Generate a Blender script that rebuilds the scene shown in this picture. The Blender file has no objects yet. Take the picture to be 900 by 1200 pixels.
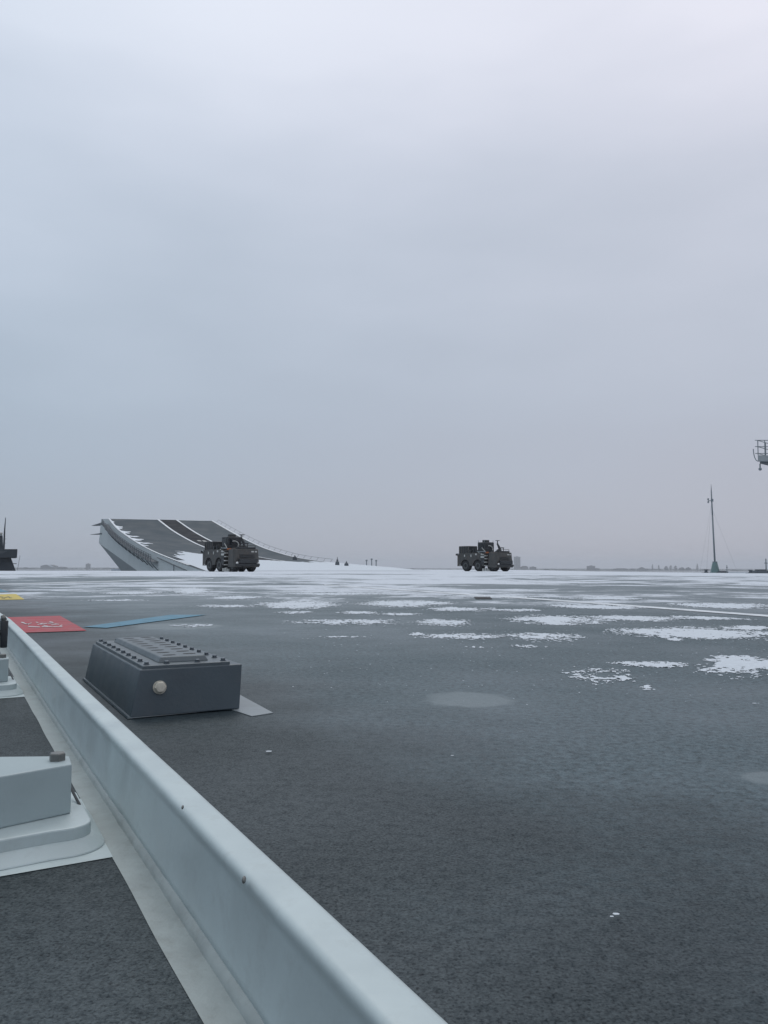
import bpy, bmesh, math, random
from mathutils import Vector, Matrix, noise
random.seed(7)
S = bpy.context.scene
R = math.radians

# ------------------------------------------------------------------ camera, sky, sun
CAMH = 0.4
th = math.atan(64/950); rho = 0.0022
fwd = Vector((0, math.cos(th), math.sin(th)))
r0 = Vector((1, 0, 0)); u0 = r0.cross(fwd)
rgt = r0*math.cos(rho) + u0*math.sin(rho); upv = rgt.cross(fwd)
cam = bpy.data.cameras.new('camera'); co = bpy.data.objects.new('camera', cam)
S.collection.objects.link(co); S.camera = co
cam.sensor_fit = 'VERTICAL'; cam.sensor_height = 36; cam.lens = 36*950/1200
cam.clip_start = 0.02; cam.clip_end = 40000
M = Matrix((rgt, upv, -fwd)).transposed().to_4x4(); M.translation = (0, 0, CAMH)
co.matrix_world = M
H = Vector((0, 0, CAMH))

w = bpy.data.worlds.new('World'); S.world = w; w.use_nodes = True
nt = w.node_tree; nt.nodes.clear()
N = nt.nodes.new; L = nt.links.new
SUN_EL, SUN_AZ = 52, -12
tc = N('ShaderNodeTexCoord'); sx = N('ShaderNodeSeparateXYZ'); L(tc.outputs['Generated'], sx.inputs[0])
# soft stratus: noise bends the height used by the gradient
nz = N('ShaderNodeTexNoise'); nz.inputs['Scale'].default_value = 1.6; nz.inputs['Detail'].default_value = 4; nz.inputs['Roughness'].default_value = .45
mp = N('ShaderNodeMapping'); mp.inputs['Scale'].default_value = (1.0, 1.0, 3.2); mp.inputs['Rotation'].default_value = (R(8), R(-12), 0); mp.inputs['Location'].default_value = (.35, .1, .2)
L(tc.outputs['Generated'], mp.inputs[0]); L(mp.outputs[0], nz.inputs[0])
m1 = N('ShaderNodeMath'); m1.operation = 'MULTIPLY_ADD'; m1.inputs[1].default_value = .5; m1.inputs[2].default_value = -.25
L(nz.outputs[0], m1.inputs[0])
mf = N('ShaderNodeMapRange'); mf.inputs[1].default_value = 0; mf.inputs[2].default_value = .25; L(sx.outputs[2], mf.inputs[0])
mm = N('ShaderNodeMath'); mm.operation = 'MULTIPLY'; L(m1.outputs[0], mm.inputs[0]); L(mf.outputs[0], mm.inputs[1])
m2 = N('ShaderNodeMath'); m2.operation = 'ADD'; L(sx.outputs[2], m2.inputs[0]); L(mm.outputs[0], m2.inputs[1])
cr = N('ShaderNodeValToRGB'); cr.color_ramp.interpolation = 'B_SPLINE'
el = cr.color_ramp.elements
stops = [(0, (.43, .45, .515)), (.05, (.445, .47, .54)), (.16, (.455, .505, .59)), (.28, (.50, .56, .65)), (.42, (.61, .66, .76)), (.58, (.79, .82, .92)), (1, (1.02, 1.04, 1.12))]
el[0].position, el[0].color = stops[0][0], (*stops[0][1], 1)
el[1].position, el[1].color = stops[-1][0], (*stops[-1][1], 1)
for p, c in stops[1:-1]:
    e = el.new(p); e.color = (*c, 1)
L(m2.outputs[0], cr.inputs[0])
# cooler and a little darker to the left, as the cloud thickens
ml = N('ShaderNodeMapRange'); ml.inputs[1].default_value = -.75; ml.inputs[2].default_value = .35; L(sx.outputs[0], ml.inputs[0])
mc = N('ShaderNodeMix'); mc.data_type = 'RGBA'; mc.inputs[6].default_value = (.80, .89, .93, 1); mc.inputs[7].default_value = (1.03, 1, 1, 1)
L(ml.outputs[0], mc.inputs[0])
mu = N('ShaderNodeMix'); mu.data_type = 'RGBA'; mu.blend_type = 'MULTIPLY'; mu.inputs[0].default_value = 1
L(cr.outputs[0], mu.inputs[6]); L(mc.outputs[2], mu.inputs[7])
bg1 = N('ShaderNodeBackground'); L(mu.outputs[2], bg1.inputs[0]); bg1.inputs[1].default_value = 1.0
sky = N('ShaderNodeTexSky'); sky.sky_type = 'NISHITA'; sky.sun_disc = False
sky.sun_elevation = R(SUN_EL); sky.sun_rotation = R(SUN_AZ)
bg2 = N('ShaderNodeBackground'); L(sky.outputs[0], bg2.inputs[0]); bg2.inputs[1].default_value = .08
mx = N('ShaderNodeMixShader'); mx.inputs[0].default_value = .04
L(bg1.outputs[0], mx.inputs[1]); L(bg2.outputs[0], mx.inputs[2])
ow = N('ShaderNodeOutputWorld'); L(mx.outputs[0], ow.inputs[0])

sl = bpy.data.lights.new('sun', 'SUN'); sl.energy = .5; sl.angle = R(25); sl.color = (1, .97, .93)
so = bpy.data.objects.new('sun', sl); S.collection.objects.link(so)
sd = Vector((math.sin(R(SUN_AZ))*math.cos(R(SUN_EL)), math.cos(R(SUN_AZ))*math.cos(R(SUN_EL)), math.sin(R(SUN_EL))))
so.rotation_euler = sd.to_track_quat('Z', 'Y').to_euler()
S.view_settings.view_transform = 'Standard'; S.view_settings.look = 'None'
S.view_settings.exposure = 0; S.view_settings.gamma = 1
S.cycles.max_bounces = 8; S.cycles.volume_bounces = 1

# ------------------------------------------------------------------ measuring helpers (photo survey: pixel of the 900x1200 photo -> point at a known plane)
def ray(x, y): return fwd*950 + rgt*(x-450) - upv*(y-600)
def atz(x, y, z=0.):
    d = ray(x, y); return H + d*((z-CAMH)/d.z)
def atY(x, y, Y):
    d = ray(x, y); return H + d*(Y/d.y)
def onplane(x, y, P0, P1):
    n = Vector((P1.y-P0.y, -(P1.x-P0.x), 0)); d = ray(x, y)
    return H + d*((P0-H).dot(n)/d.dot(n))
AX = Vector((-.46845, .88349, 0)); PX = Vector((.88349, .46845, 0))     # ship's own axes: forward, starboard
def sh(u, a, z=0.): return PX*u + AX*a + Vector((0, 0, z))

# ------------------------------------------------------------------ mesh helpers
def link(o): S.collection.objects.link(o); return o
def mesh_obj(name, bm, mat, parent=None, smooth=False, bevel=0, seg=2, mats=None):
    me = bpy.data.meshes.new(name)
    bmesh.ops.recalc_face_normals(bm, faces=bm.faces)
    bm.to_mesh(me); bm.free()
    for m in (mats or [mat]): me.materials.append(m)
    if smooth:
        for p in me.polygons: p.use_smooth = True
    o = link(bpy.data.objects.new(name, me))
    if bevel:
        b = o.modifiers.new('bevel', 'BEVEL'); b.width = bevel; b.segments = seg; b.limit_method = 'ANGLE'; b.angle_limit = R(35)
    if smooth and bevel: pass
    if parent: o.parent = parent
    return o
def tag(o, label=None, cat=None, group=None, kind=None):
    if label: o['label'] = label
    if cat: o['category'] = cat
    if group: o['group'] = group
    if kind: o['kind'] = kind
    return o
def thing(name, label, cat, loc=(0, 0, 0), rz=0, group=None):
    o = link(bpy.data.objects.new(name, None)); o.location = loc; o.rotation_euler = (0, 0, rz)
    o.empty_display_size = .2
    return tag(o, label, cat, group)
def B(bm, x0, y0, z0, x1, y1, z1):
    vs = [bm.verts.new(p) for p in ((x0,y0,z0),(x1,y0,z0),(x1,y1,z0),(x0,y1,z0),(x0,y0,z1),(x1,y0,z1),(x1,y1,z1),(x0,y1,z1))]
    for f in ((0,3,2,1),(4,5,6,7),(0,1,5,4),(1,2,6,5),(2,3,7,6),(3,0,4,7)): bm.faces.new([vs[i] for i in f])
def prism(bm, base, top):
    a = [bm.verts.new(p) for p in base]; b = [bm.verts.new(p) for p in top]; n = len(a)
    bm.faces.new(a[::-1]); bm.faces.new(b)
    for i in range(n): bm.faces.new((a[i], a[(i+1) % n], b[(i+1) % n], b[i]))
def tube(bm, p0, p1, ra, rb=None, n=8):
    p0, p1 = Vector(p0), Vector(p1); rb = ra if rb is None else rb
    d = (p1-p0).normalized(); q = d.to_track_quat('Z', 'Y')
    base = [p0 + q @ Vector((ra*math.cos(2*math.pi*i/n), ra*math.sin(2*math.pi*i/n), 0)) for i in range(n)]
    top = [p1 + q @ Vector((rb*math.cos(2*math.pi*i/n), rb*math.sin(2*math.pi*i/n), 0)) for i in range(n)]
    prism(bm, base, top)
def lathe(bm, prof, axis_p, axis_d, n=20):
    q = Vector(axis_d).to_track_quat('Z', 'Y'); rings = []
    for r, h in prof:
        rings.append([bm.verts.new(Vector(axis_p) + q @ Vector((max(r, 1e-4)*math.cos(2*math.pi*i/n), max(r, 1e-4)*math.sin(2*math.pi*i/n), h))) for i in range(n)])
    for a, b in zip(rings, rings[1:]):
        for i in range(n): bm.faces.new((a[i], a[(i+1) % n], b[(i+1) % n], b[i]))
    bm.faces.new(rings[0][::-1]); bm.faces.new(rings[-1])
def new(): return bmesh.new()

# ------------------------------------------------------------------ materials
def mat(name, col, rough=.6, metal=0, spec=.5, var=.0, vscale=8, bump=0, bscale=200, dirt=None, dscale=3, damt=.5):
    m = bpy.data.materials.new(name); m.use_nodes = True; t = m.node_tree
    b = t.nodes['Principled BSDF']; b.inputs['Base Color'].default_value = (*col, 1)
    b.inputs['Roughness'].default_value = rough; b.inputs['Metallic'].default_value = metal
    b.inputs['Specular IOR Level'].default_value = spec
    geo = t.nodes.new('ShaderNodeTexCoord')
    src = None
    if var:
        n = t.nodes.new('ShaderNodeTexNoise'); n.inputs['Scale'].default_value = vscale; n.inputs['Detail'].default_value = 6
        t.links.new(geo.outputs['Object'], n.inputs[0])
        r = t.nodes.new('ShaderNodeMapRange'); r.inputs[1].default_value = .3; r.inputs[2].default_value = .7
        r.inputs[3].default_value = 1-var; r.inputs[4].default_value = 1+var
        t.links.new(n.outputs[0], r.inputs[0])
        v = t.nodes.new('ShaderNodeVectorMath'); v.operation = 'SCALE'; v.inputs[0].default_value = col
        t.links.new(r.outputs[0], v.inputs['Scale']); src = v.outputs[0]
        rr = t.nodes.new('ShaderNodeMapRange'); rr.inputs[1].default_value = .3; rr.inputs[2].default_value = .7
        rr.inputs[3].default_value = max(.05, rough-.12); rr.inputs[4].default_value = min(1, rough+.12)
        t.links.new(n.outputs[0], rr.inputs[0]); t.links.new(rr.outputs[0], b.inputs['Roughness'])
    if dirt:
        n = t.nodes.new('ShaderNodeTexNoise'); n.inputs['Scale'].default_value = dscale; n.inputs['Detail'].default_value = 8; n.inputs['Roughness'].default_value = .7
        t.links.new(geo.outputs['Object'], n.inputs[0])
        r = t.nodes.new('ShaderNodeMapRange'); r.inputs[1].default_value = .52; r.inputs[2].default_value = .66; r.inputs[4].default_value = damt
        t.links.new(n.outputs[0], r.inputs[0])
        x = t.nodes.new('ShaderNodeMix'); x.data_type = 'RGBA'; x.inputs[7].default_value = (*dirt, 1)
        if src: t.links.new(src, x.inputs[6])
        else: x.inputs[6].default_value = (*col, 1)
        t.links.new(r.outputs[0], x.inputs[0]); src = x.outputs[2]
    if src: t.links.new(src, b.inputs['Base Color'])
    if bump:
        n = t.nodes.new('ShaderNodeTexNoise'); n.inputs['Scale'].default_value = bscale; n.inputs['Detail'].default_value = 3
        t.links.new(geo.outputs['Object'], n.inputs[0])
        k = t.nodes.new('ShaderNodeBump'); k.inputs['Strength'].default_value = bump; k.inputs['Distance'].default_value = .004
        t.links.new(n.outputs[0], k.inputs['Height']); t.links.new(k.outputs[0], b.inputs['Normal'])
    return m

# fittings of the deck (centre in ship axes, radius): damp pale rings dried around each tie-down cup
RINGS = [(1.39, 2.07, .15), (1.39, 1.04, .06), (1.33, 5.45, .33), (2.45, 2.55, .0)]

def deck_material(name, snow=True, panel=False):
    m = bpy.data.materials.new(name); m.use_nodes = True; t = m.node_tree; n_ = t.nodes.new; l = t.links.new
    b = t.nodes['Principled BSDF']
    geo = n_('ShaderNodeNewGeometry'); P = geo.outputs['Position']
    def noise_(sc, det=4, rough=.55, loc=(0, 0, 0), dist=0):
        mp = n_('ShaderNodeMapping'); mp.inputs['Location'].default_value = loc; l(P, mp.inputs[0])
        q = n_('ShaderNodeTexNoise'); q.inputs['Scale'].default_value = sc; q.inputs['Detail'].default_value = det
        q.inputs['Roughness'].default_value = rough; q.inputs['Distortion'].default_value = dist; l(mp.outputs[0], q.inputs[0]); return q.outputs[0]
    def rng(x, a, c, lo, hi, smooth=False):
        r = n_('ShaderNodeMapRange'); l(x, r.inputs[0])
        if smooth: r.interpolation_type = 'SMOOTHSTEP'
        for i, v in enumerate((a, c, lo, hi)): r.inputs[i+1].default_value = v
        return r.outputs[0]
    def mth(op, a, c=None, d=None):
        q = n_('ShaderNodeMath'); q.operation = op
        for i, v in enumerate((a, c, d)):
            if v is None: continue
            if isinstance(v, (int, float)): q.inputs[i].default_value = v
            else: l(v, q.inputs[i])
        return q.outputs[0]
    def mix(f, a, c):
        q = n_('ShaderNodeMix'); q.data_type = 'RGBA'
        for i, v in ((0, f), (6, a), (7, c)):
            if isinstance(v, tuple): q.inputs[i].default_value = (*v, 1)
            elif isinstance(v, (int, float)): q.inputs[i].default_value = v
            else: l(v, q.inputs[i])
        return q.outputs[2]
    grit = noise_(260, 2, .5); grit2 = noise_(210, 4, .65, (3, 1, 0)); blot = noise_(1.1, 6, .6, (5, 0, 0)); wide = noise_(.22, 4, .5, (2, 7, 0))
    col = mix(rng(grit2, .35, .68, 0, 1), (.006, .011, .014), (.018, .028, .034))
    col = mix(rng(grit, .53, .64, 0, .6), col, (.005, .007, .009))
    col = mix(rng(blot, .42, .66, 0, .40), col, (.032, .045, .054))
    pit = n_('ShaderNodeTexVoronoi'); pit.inputs['Scale'].default_value = 55; l(P, pit.inputs[0])
    col = mix(rng(pit.outputs['Distance'], .07, .2, .6, 0), col, (.010, .012, .015))
    # speckled pale blue-green tint, stronger away from the edge bar
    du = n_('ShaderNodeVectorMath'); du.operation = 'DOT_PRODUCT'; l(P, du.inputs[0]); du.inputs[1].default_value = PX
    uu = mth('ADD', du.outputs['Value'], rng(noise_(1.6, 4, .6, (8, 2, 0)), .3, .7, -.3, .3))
    pale_tint = mth('MULTIPLY', rng(uu, .45, 1.5, 0, 1, True) if snow else .38, rng(noise_(50, 6, .9, (6, 6, 1)), .40, .58, .1, 1.15))
    col = mix(pale_tint, col, (.082, .118, .136))
    rough = rng(blot, .35, .65, .60, .42)
    rough = mth('ADD', rough, rng(wide, .35, .65, .10, -.10))
    # dried pale rings
    sep = n_('ShaderNodeSeparateXYZ'); l(P, sep.inputs[0])
    flat = n_('ShaderNodeCombineXYZ'); l(sep.outputs[0], flat.inputs[0]); l(sep.outputs[1], flat.inputs[1])
    for (u, a, r) in RINGS:
        if r <= 0: continue
        c = sh(u, a); ds = n_('ShaderNodeVectorMath'); ds.operation = 'DISTANCE'; l(flat.outputs[0], ds.inputs[0]); ds.inputs[1].default_value = (c.x, c.y, 0)
        dd = mth('ADD', ds.outputs['Value'], rng(noise_(9, 4, .6, (u, 0, 0)), .3, .7, -.16*r, .16*r))
        k = rng(dd, r*.7, r*1.05, .7, 0, True)
        col = mix(k, col, (.19, .225, .24))
        k2 = rng(dd, r*.8, r*2.4, .30, 0, True)
        col = mix(k2, col, (.10, .13, .145))
    if snow:
        ln = n_('ShaderNodeVectorMath'); ln.operation = 'LENGTH'; l(flat.outputs[0], ln.inputs[0]); D = ln.outputs['Value']
        a1 = noise_(.55, 5, .6, (11, 3, 0), .6); a2 = noise_(1.7, 6, .65, (1, 9, 0)); a3 = noise_(14, 4, .7, (4, 4, 0)); a4 = noise_(.11, 4, .55, (31, 7, 0))
        f = mth('ADD', mth('MULTIPLY', a1, .42), mth('MULTIPLY', a2, .22)); f = mth('ADD', f, mth('MULTIPLY', a3, .12)); f = mth('ADD', f, mth('MULTIPLY', a4, .48))
        cov = n_('ShaderNodeFloatCurve'); cv = cov.mapping.curves[0]
        l(mth('MULTIPLY', D, 1/100.), cov.inputs['Value'])
        pts = [(0, .10), (.06, .12), (.085, .46), (.13, .545), (.20, .565), (.32, .575), (.44, .605), (.56, .68), (1, .92)]
        cv.points[0].location = pts[0]; cv.points[-1].location = pts[-1]
        for p in pts[1:-1]: cv.points.new(*p)
        cov.mapping.update()
        g = mth('SUBTRACT', mth('ADD', f, cov.outputs[0]), 1.175)
        k = rng(g, -.03, .04, 0, .95, True)
        frost = rng(mth('ADD', g, mth('MULTIPLY', a3, .25)), -.12, .16, 0, .20)
        snowc = mix(rng(a3, .3, .7, 0, 1), (.50, .54, .60), (.68, .72, .77))
        col = mix(frost, col, (.45, .49, .54))
        col = mix(k, col, snowc)
        rough = mth('MAXIMUM', rough, mth('MULTIPLY', k, .9))
    l(col, b.inputs['Base Color']); l(rough, b.inputs['Roughness'])
    spv = mth('MULTIPLY', mth('MULTIPLY', rng(grit2, .38, .62, .36, .62), rng(noise_(48, 6, .9, (9, 6, 1)), .40, .55, .45, 1.15)), rng(grit, .52, .64, 1, .4))
    spv = mth('MULTIPLY', spv, rng(pit.outputs['Distance'], .06, .17, .45, 1))
    l(spv, b.inputs['Specular IOR Level']); b.inputs['Specular Tint'].default_value = (.80, .96, 1, 1)
    bp = n_('ShaderNodeBump'); bp.inputs['Strength'].default_value = .22; bp.inputs['Distance'].default_value = .003
    l(mth('ADD', grit2, mth('MULTIPLY', grit, .6)), bp.inputs['Height']); l(bp.outputs[0], b.inputs['Normal'])
    return m

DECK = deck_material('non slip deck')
PANEL = deck_material('non slip side panel', snow=False)
PAINT = mat('pale grey ship paint', (.455, .53, .54), .42, var=.07, vscale=14, bump=.12, bscale=45, dirt=(.33, .37, .37), dscale=28, damt=.30)
PAINTG = mat('grimy pale grey paint', (.325, .365, .36), .6, var=.12, vscale=22, bump=.35, bscale=70, dirt=(.22, .235, .22), dscale=30, damt=.4)
PAINTB = mat('blue grey block paint', (.325, .395, .41), .5, var=.05, vscale=10, bump=.15, bscale=60)
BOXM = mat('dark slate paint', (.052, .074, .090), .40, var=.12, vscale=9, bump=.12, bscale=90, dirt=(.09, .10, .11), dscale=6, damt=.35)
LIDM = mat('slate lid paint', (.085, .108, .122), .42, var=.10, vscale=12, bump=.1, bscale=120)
HOLE = mat('dark slot', (.012, .014, .018), .7)
STEEL = mat('dull steel', (.17, .175, .17), .5, metal=.6, var=.2, vscale=60)
BOLTM = mat('dark bolt steel', (.16, .18, .20), .3, metal=.9, var=.1, vscale=60)
BRASS = mat('weathered pale bolt', (.52, .50, .43), .5, metal=.15, var=.12, vscale=120, bump=.2, bscale=300)
RED = mat('red deck paint', (.34, .028, .042), .6, var=.12, vscale=9, bump=.4, bscale=180, dirt=(.12, .05, .06), dscale=12, damt=.6)
YEL = mat('yellow deck paint', (.52, .40, .05), .55, var=.1, vscale=9, bump=.4, bscale=180, dirt=(.2, .17, .08), dscale=7, damt=.5)
BLU = mat('blue deck paint', (.06, .20, .29), .6, var=.12, vscale=9, bump=.4, bscale=180, dirt=(.05, .08, .10), dscale=9, damt=.6)
WLINE = mat('white deck paint', (.62, .66, .69), .55, var=.1, vscale=5, dirt=(.2, .23, .26), dscale=4, damt=.8)
SNOW = mat('snow', (.56, .61, .66), .85, var=.06, vscale=30, bump=.5, bscale=60)
SNOWB = mat('clean wind packed snow', (.68, .73, .78), .85, var=.05, vscale=2)
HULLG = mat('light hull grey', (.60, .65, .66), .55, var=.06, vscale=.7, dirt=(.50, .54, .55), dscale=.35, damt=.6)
HULLD = mat('hull grey underside', (.27, .30, .315), .6, var=.08, vscale=.6)  # darker hull grey; shade of the down-facing bow flare is put into this colour
RAMP = mat('ramp non slip grey', (.045, .062, .074), .75, spec=.3, var=.10, vscale=.5, dirt=(.065, .082, .095), dscale=.25, damt=.5)
RAMPD = mat('black ramp strip', (.012, .015, .020), .8, spec=.2, var=.12, vscale=.6)
LAT = mat('catwalk dark grey', (.085, .10, .115), .6, var=.1, vscale=2)
TRK = mat('dark drab vehicle paint', (.044, .044, .042), .5, var=.4, vscale=3.5, dirt=(.085, .065, .05), dscale=2.6, damt=.8)
TRK2 = mat('near black panel', (.018, .021, .024), .5, var=.15, vscale=4)
TYRE = mat('tyre rubber', (.012, .013, .015), .8, var=.1, vscale=8)
RIMM = mat('wheel rim', (.05, .055, .055), .5, var=.1, vscale=8)
LAMP = mat('pale lamp lens', (.75, .76, .74), .2)
PALE = mat('pale stencil plate', (.42, .43, .41), .5, var=.15, vscale=9)
ORNG = mat('orange strap', (.45, .14, .05), .6)
TEAL = mat('teal grey base paint', (.13, .20, .20), .5, var=.08, vscale=3)
MASTM = mat('mast grey', (.17, .20, .22), .5, var=.08, vscale=3)
DARKSHIP = mat('dark warship grey', (.030, .040, .052), .6, var=.12, vscale=.5)
BLK = mat('black rubber', (.022, .026, .030), .45)

# ------------------------------------------------------------------ setting: water, deck, hull
water = bpy.data.materials.new('harbour water'); water.use_nodes = True
wt = water.node_tree; wb = wt.nodes['Principled BSDF']; wb.inputs['Base Color'].default_value = (.03, .045, .05, 1); wb.inputs['Roughness'].default_value = .18
wn = wt.nodes.new('ShaderNodeTexNoise'); wn.inputs['Scale'].default_value = .35; wn.inputs['Detail'].default_value = 5
wg = wt.nodes.new('ShaderNodeNewGeometry'); wt.links.new(wg.outputs['Position'], wn.inputs[0])
wk = wt.nodes.new('ShaderNodeBump'); wk.inputs['Strength'].default_value = .4; wk.inputs['Distance'].default_value = .6
wt.links.new(wn.outputs[0], wk.inputs['Height']); wt.links.new(wk.outputs[0], wb.inputs['Normal'])
bm = new(); W_ = 7000
bm.faces.new([bm.verts.new(p) for p in ((-W_, -W_, -16), (W_, -W_, -16), (W_, W_, -16), (-W_, W_, -16))])
tag(mesh_obj('water', bm, water), kind='structure')

gA = atY(126.7, 608, 118); gB = atz(238, 668.9, 0); 
Bp = Vector(gB); s_ = 70/Bp.y; Bp = Vector((atY(238, 669, 70).x, 70, 0)); Ap = Vector((gA.x, gA.y, 0))
Cp = atY(249.5, 610.5, 121); Cp.z = 0
Dp = Vector((atY(505, 668, 75).x, 75, 0))
outline = [sh(-2.6, -14), Vector((atY(-100, 669, 63).x, 63, 0)), Vector((atY(20, 669, 64).x, 64, 0)), Vector((atY(225, 669, 69).x, 69, 0)), Bp.copy(),
           Bp.lerp(Ap, .995) + Vector((.6, 0, 0)), Cp + Vector((-.4, -.6, 0)), Vector((-6, 118, 0)), Vector((9, 112, 0)), Vector((18.8, 104, 0)), Vector((19.6, 76, 0)),
           Vector((21.6, 66, 0)), Vector((22.8, 61.5, 0)), Vector((25.6, 57.5, 0)), Vector((26.6, 55, 0)), Vector((29.4, 54, 0)), Vector((29.6, 72, 0)), Vector((46, 72, 0)), Vector((46, -22, 0))]
bm = new()
prism(bm, [p + Vector((0, 0, -2.5)) for p in outline], outline)
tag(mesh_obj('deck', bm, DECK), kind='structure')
bm = new(); cen = Vector((8, 40, 0))
prism(bm, [cen + (p-cen)*.80 + Vector((0, 0, -17)) for p in outline], [cen + (p-cen)*.985 + Vector((0, 0, -2.5)) for p in outline])
tag(mesh_obj('ship_hull', bm, HULLG), kind='structure')

# painted markings on the deck
def poly_sheet(name, pts, m, z, kind='structure', parent=None, label=None):
    bm = new(); bm.faces.new([bm.verts.new((p.x, p.y, z)) for p in pts]); o = mesh_obj(name, bm, m, parent)
    if kind: o['kind'] = kind
    return o
poly_sheet('red_deck_marking', [sh(.30, 6.93), sh(.766, 6.95), sh(.738, 5.29), sh(.36, 5.29)], RED, .004)
poly_sheet('yellow_deck_marking', [sh(.30, 12.35), sh(.798, 12.6), sh(.759, 10.5), sh(.35, 10.5)], YEL, .004)
poly_sheet('blue_deck_stripe', [atz(125, 736.5), atz(97, 735.3), atz(200, 721), atz(242, 721)], BLU, .0045)
poly_sheet('blue_deck_marking', [atz(-30, 694), atz(11, 694), atz(-2, 690), atz(-30, 690)], BLU, .0045)
poly_sheet('white_deck_line', [atz(380, 685.2), atz(640, 702.1), atz(940, 724.0), atz(940, 726.3), atz(640, 703.6), atz(380, 686.0)], WLINE, .004)
poly_sheet('white_deck_line', [atz(-10, 684.6), atz(250, 678.0), atz(250, 678.6), atz(-10, 685.4)], WLINE, .004)
poly_sheet('black_deck_drain', [atz(555, 700), atz(574, 700), atz(577, 702.4), atz(558, 702.4)], HOLE, .009)
# stencilled writing, worn beyond reading, on the red and yellow panels
def strokes(name, lst, m, z):
    bm = new()
    for (x0, y0, x1, y1, wd) in lst:
        a, b_ = atz(x0, y0, z), atz(x1, y1, z)
        a2, b2 = atz(x0, y0+wd, z), atz(x1, y1+wd, z)
        try: bm.faces.new([bm.verts.new(p) for p in (a, b_, b2, a2)])
        except Exception: pass
    o = mesh_obj(name, bm, m); o['kind'] = 'structure'
WST = mat('worn white stencil', (.55, .55, .56), .6, dirt=(.30, .04, .05), dscale=14, damt=.9)
DST = mat('worn dark stencil', (.06, .06, .05), .6)
rnd = random.Random(3)
lst = [(25, 728.6, 29, 729.4, 1.1), (28, 730, 34, 731, .9), (31, 731, 37, 729.6, .7), (33, 733.6, 47, 734.4, .8), (42, 728.6, 45, 729.2, .7), (47, 731.2, 55, 730.3, .6), (49, 733.8, 73, 733.9, .8),
       (58, 728.2, 62, 728.8, .8), (56, 730.3, 63, 729.7, .5), (60, 732, 66, 731.4, .5), (51, 732.5, 56, 733.3, .6), (70, 733, 73, 732, .8), (44, 731.8, 50, 729.8, .6), (64, 730.5, 69, 731.5, .5)]
strokes('white_stencil_marking', lst, WST, .0065)
strokes('dark_stencil_marking', [(-1, 698.8, 4, 699.4, .7), (5, 700, 9, 699.2, .6), (9, 698.6, 12, 699.8, .7), (2, 700.6, 6, 700.8, .5), (11, 700.4, 14, 700.2, .5)], DST, .0065)

# ------------------------------------------------------------------ snow lying in patches (one loose, uncountable cover)
patches = [  # survey of patches: x0, y0, x1, y1, density
 (411,703,528,712,.35),(500,711,583,717,.3),(400,725,472,732,.15),(480,725,553,735,.2),(486,742,592,750,.2),(589,740,680,753,.15),
 (589,721,720,732,.35),(692,721,795,729,.25),(733,735,905,752,.45),(850,733,905,739,.3),(833,769,915,787,.45),(714,775,811,783,.25),
 (662,781,742,803,-.22),(744,801,773,809,.0),(815,780,897,798,-.12),(200,688,247,697,.35),(247,698,312,703,.25),(303,703,397,715,.35),
 (343,725,470,733,.05),(397,716,447,720,.1),(220,708,310,713,-.05),(478,741,498,746,.0),(198,731,256,736,-.25),(95,702,180,705,-.1),(560,713,640,717,.1),(640,708,760,714,.2),(790,706,905,714,.3),(780,748,800,752,0),(590,756,640,760,-.2),(690,790,706,795,-.1),(320,716,372,720,.0),(440,718,500,722,.05),(520,697,640,701,.3),(650,699,760,703,.25),(330,694,470,698,.25),(110,693,200,697,.2),(770,722,880,727,.15),(540,757,585,760,-.15),(380,745,430,748,-.2),(610,729,690,733,.0)]
bm = new(); vcache = {}
for pi, (x0, y0, x1, y1, dens) in enumerate(patches):
    cx, cy = (x0+x1)/2, (y0+y1)/2
    c = atz(cx, cy); dist = c.y
    near, far = atz(cx, y1), atz(cx, y0); hl, hr = atz(x0, cy), atz(x1, cy)
    hw = (hr-hl).length/2; hd = (far-near).length/2
    cen_ = (near+far)/2; hd *= .84
    cell = max(.005, dist*.0013)
    dr = (far-near).normalized(); rt = Vector((dr.y, -dr.x, 0))
    nx = int(hw*2.5/cell); ny = int(hd*2.5/(cell*1.6))
    if nx*ny > 60000:
        k = math.sqrt(nx*ny/60000); cell *= k; nx = int(hw*2.5/cell); ny = int(hd*2.5/(cell*1.6))
    grid = {}
    def field(i, j):
        e = grid.get((i, j))
        if e is not None: return e
        px = (i/nx-.5)*2.5; py = (j/ny-.5)*2.5
        p = cen_ + rt*(px*hw) + dr*(py*hd)
        n1 = noise.noise(Vector((p.x*2.2, p.y*2.2, pi*1.7))); n2 = noise.noise(Vector((p.x*7, p.y*7, 3.1))); n3 = noise.noise(Vector((p.x*26, p.y*26, 9.))); n4 = noise.noise(Vector((p.x*70, p.y*55, 5.))); n5 = noise.noise(Vector((p.x*170, p.y*130, 2.)))
        fv = (1-(px*px+py*py))*.62 + dens*.5 - .12 + n1*.35 + n2*.5 + n3*.75 + n4*.85 + n5*.5
        if pi == 12: fv -= max(0, .75-math.hypot(px, py))*1.0
        grid[(i, j)] = (fv, p); return grid[(i, j)]
    vv = {}
    def vert(i, j):
        if (i, j) in vv: return vv[(i, j)]
        fv, p = field(i, j)
        jx = noise.noise(Vector((p.x*300, p.y*300, 1)))*cell*.45; jy = noise.noise(Vector((p.x*300, p.y*300, 8)))*cell*.6
        z = .0015 + max(0, min(.004, (fv-.25)*.005)) if fv > .25 else .0012
        v = bm.verts.new((p.x+jx*rt.x+jy*dr.x, p.y+jx*rt.y+jy*dr.y, z)); vv[(i, j)] = v; return v
    for i in range(nx):
        for j in range(ny):
            if (field(i, j)[0]+field(i+1, j+1)[0]+field(i+1, j)[0]+field(i, j+1)[0])/4 > .25:
                bm.faces.new((vert(i, j), vert(i+1, j), vert(i+1, j+1), vert(i, j+1)))
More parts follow.
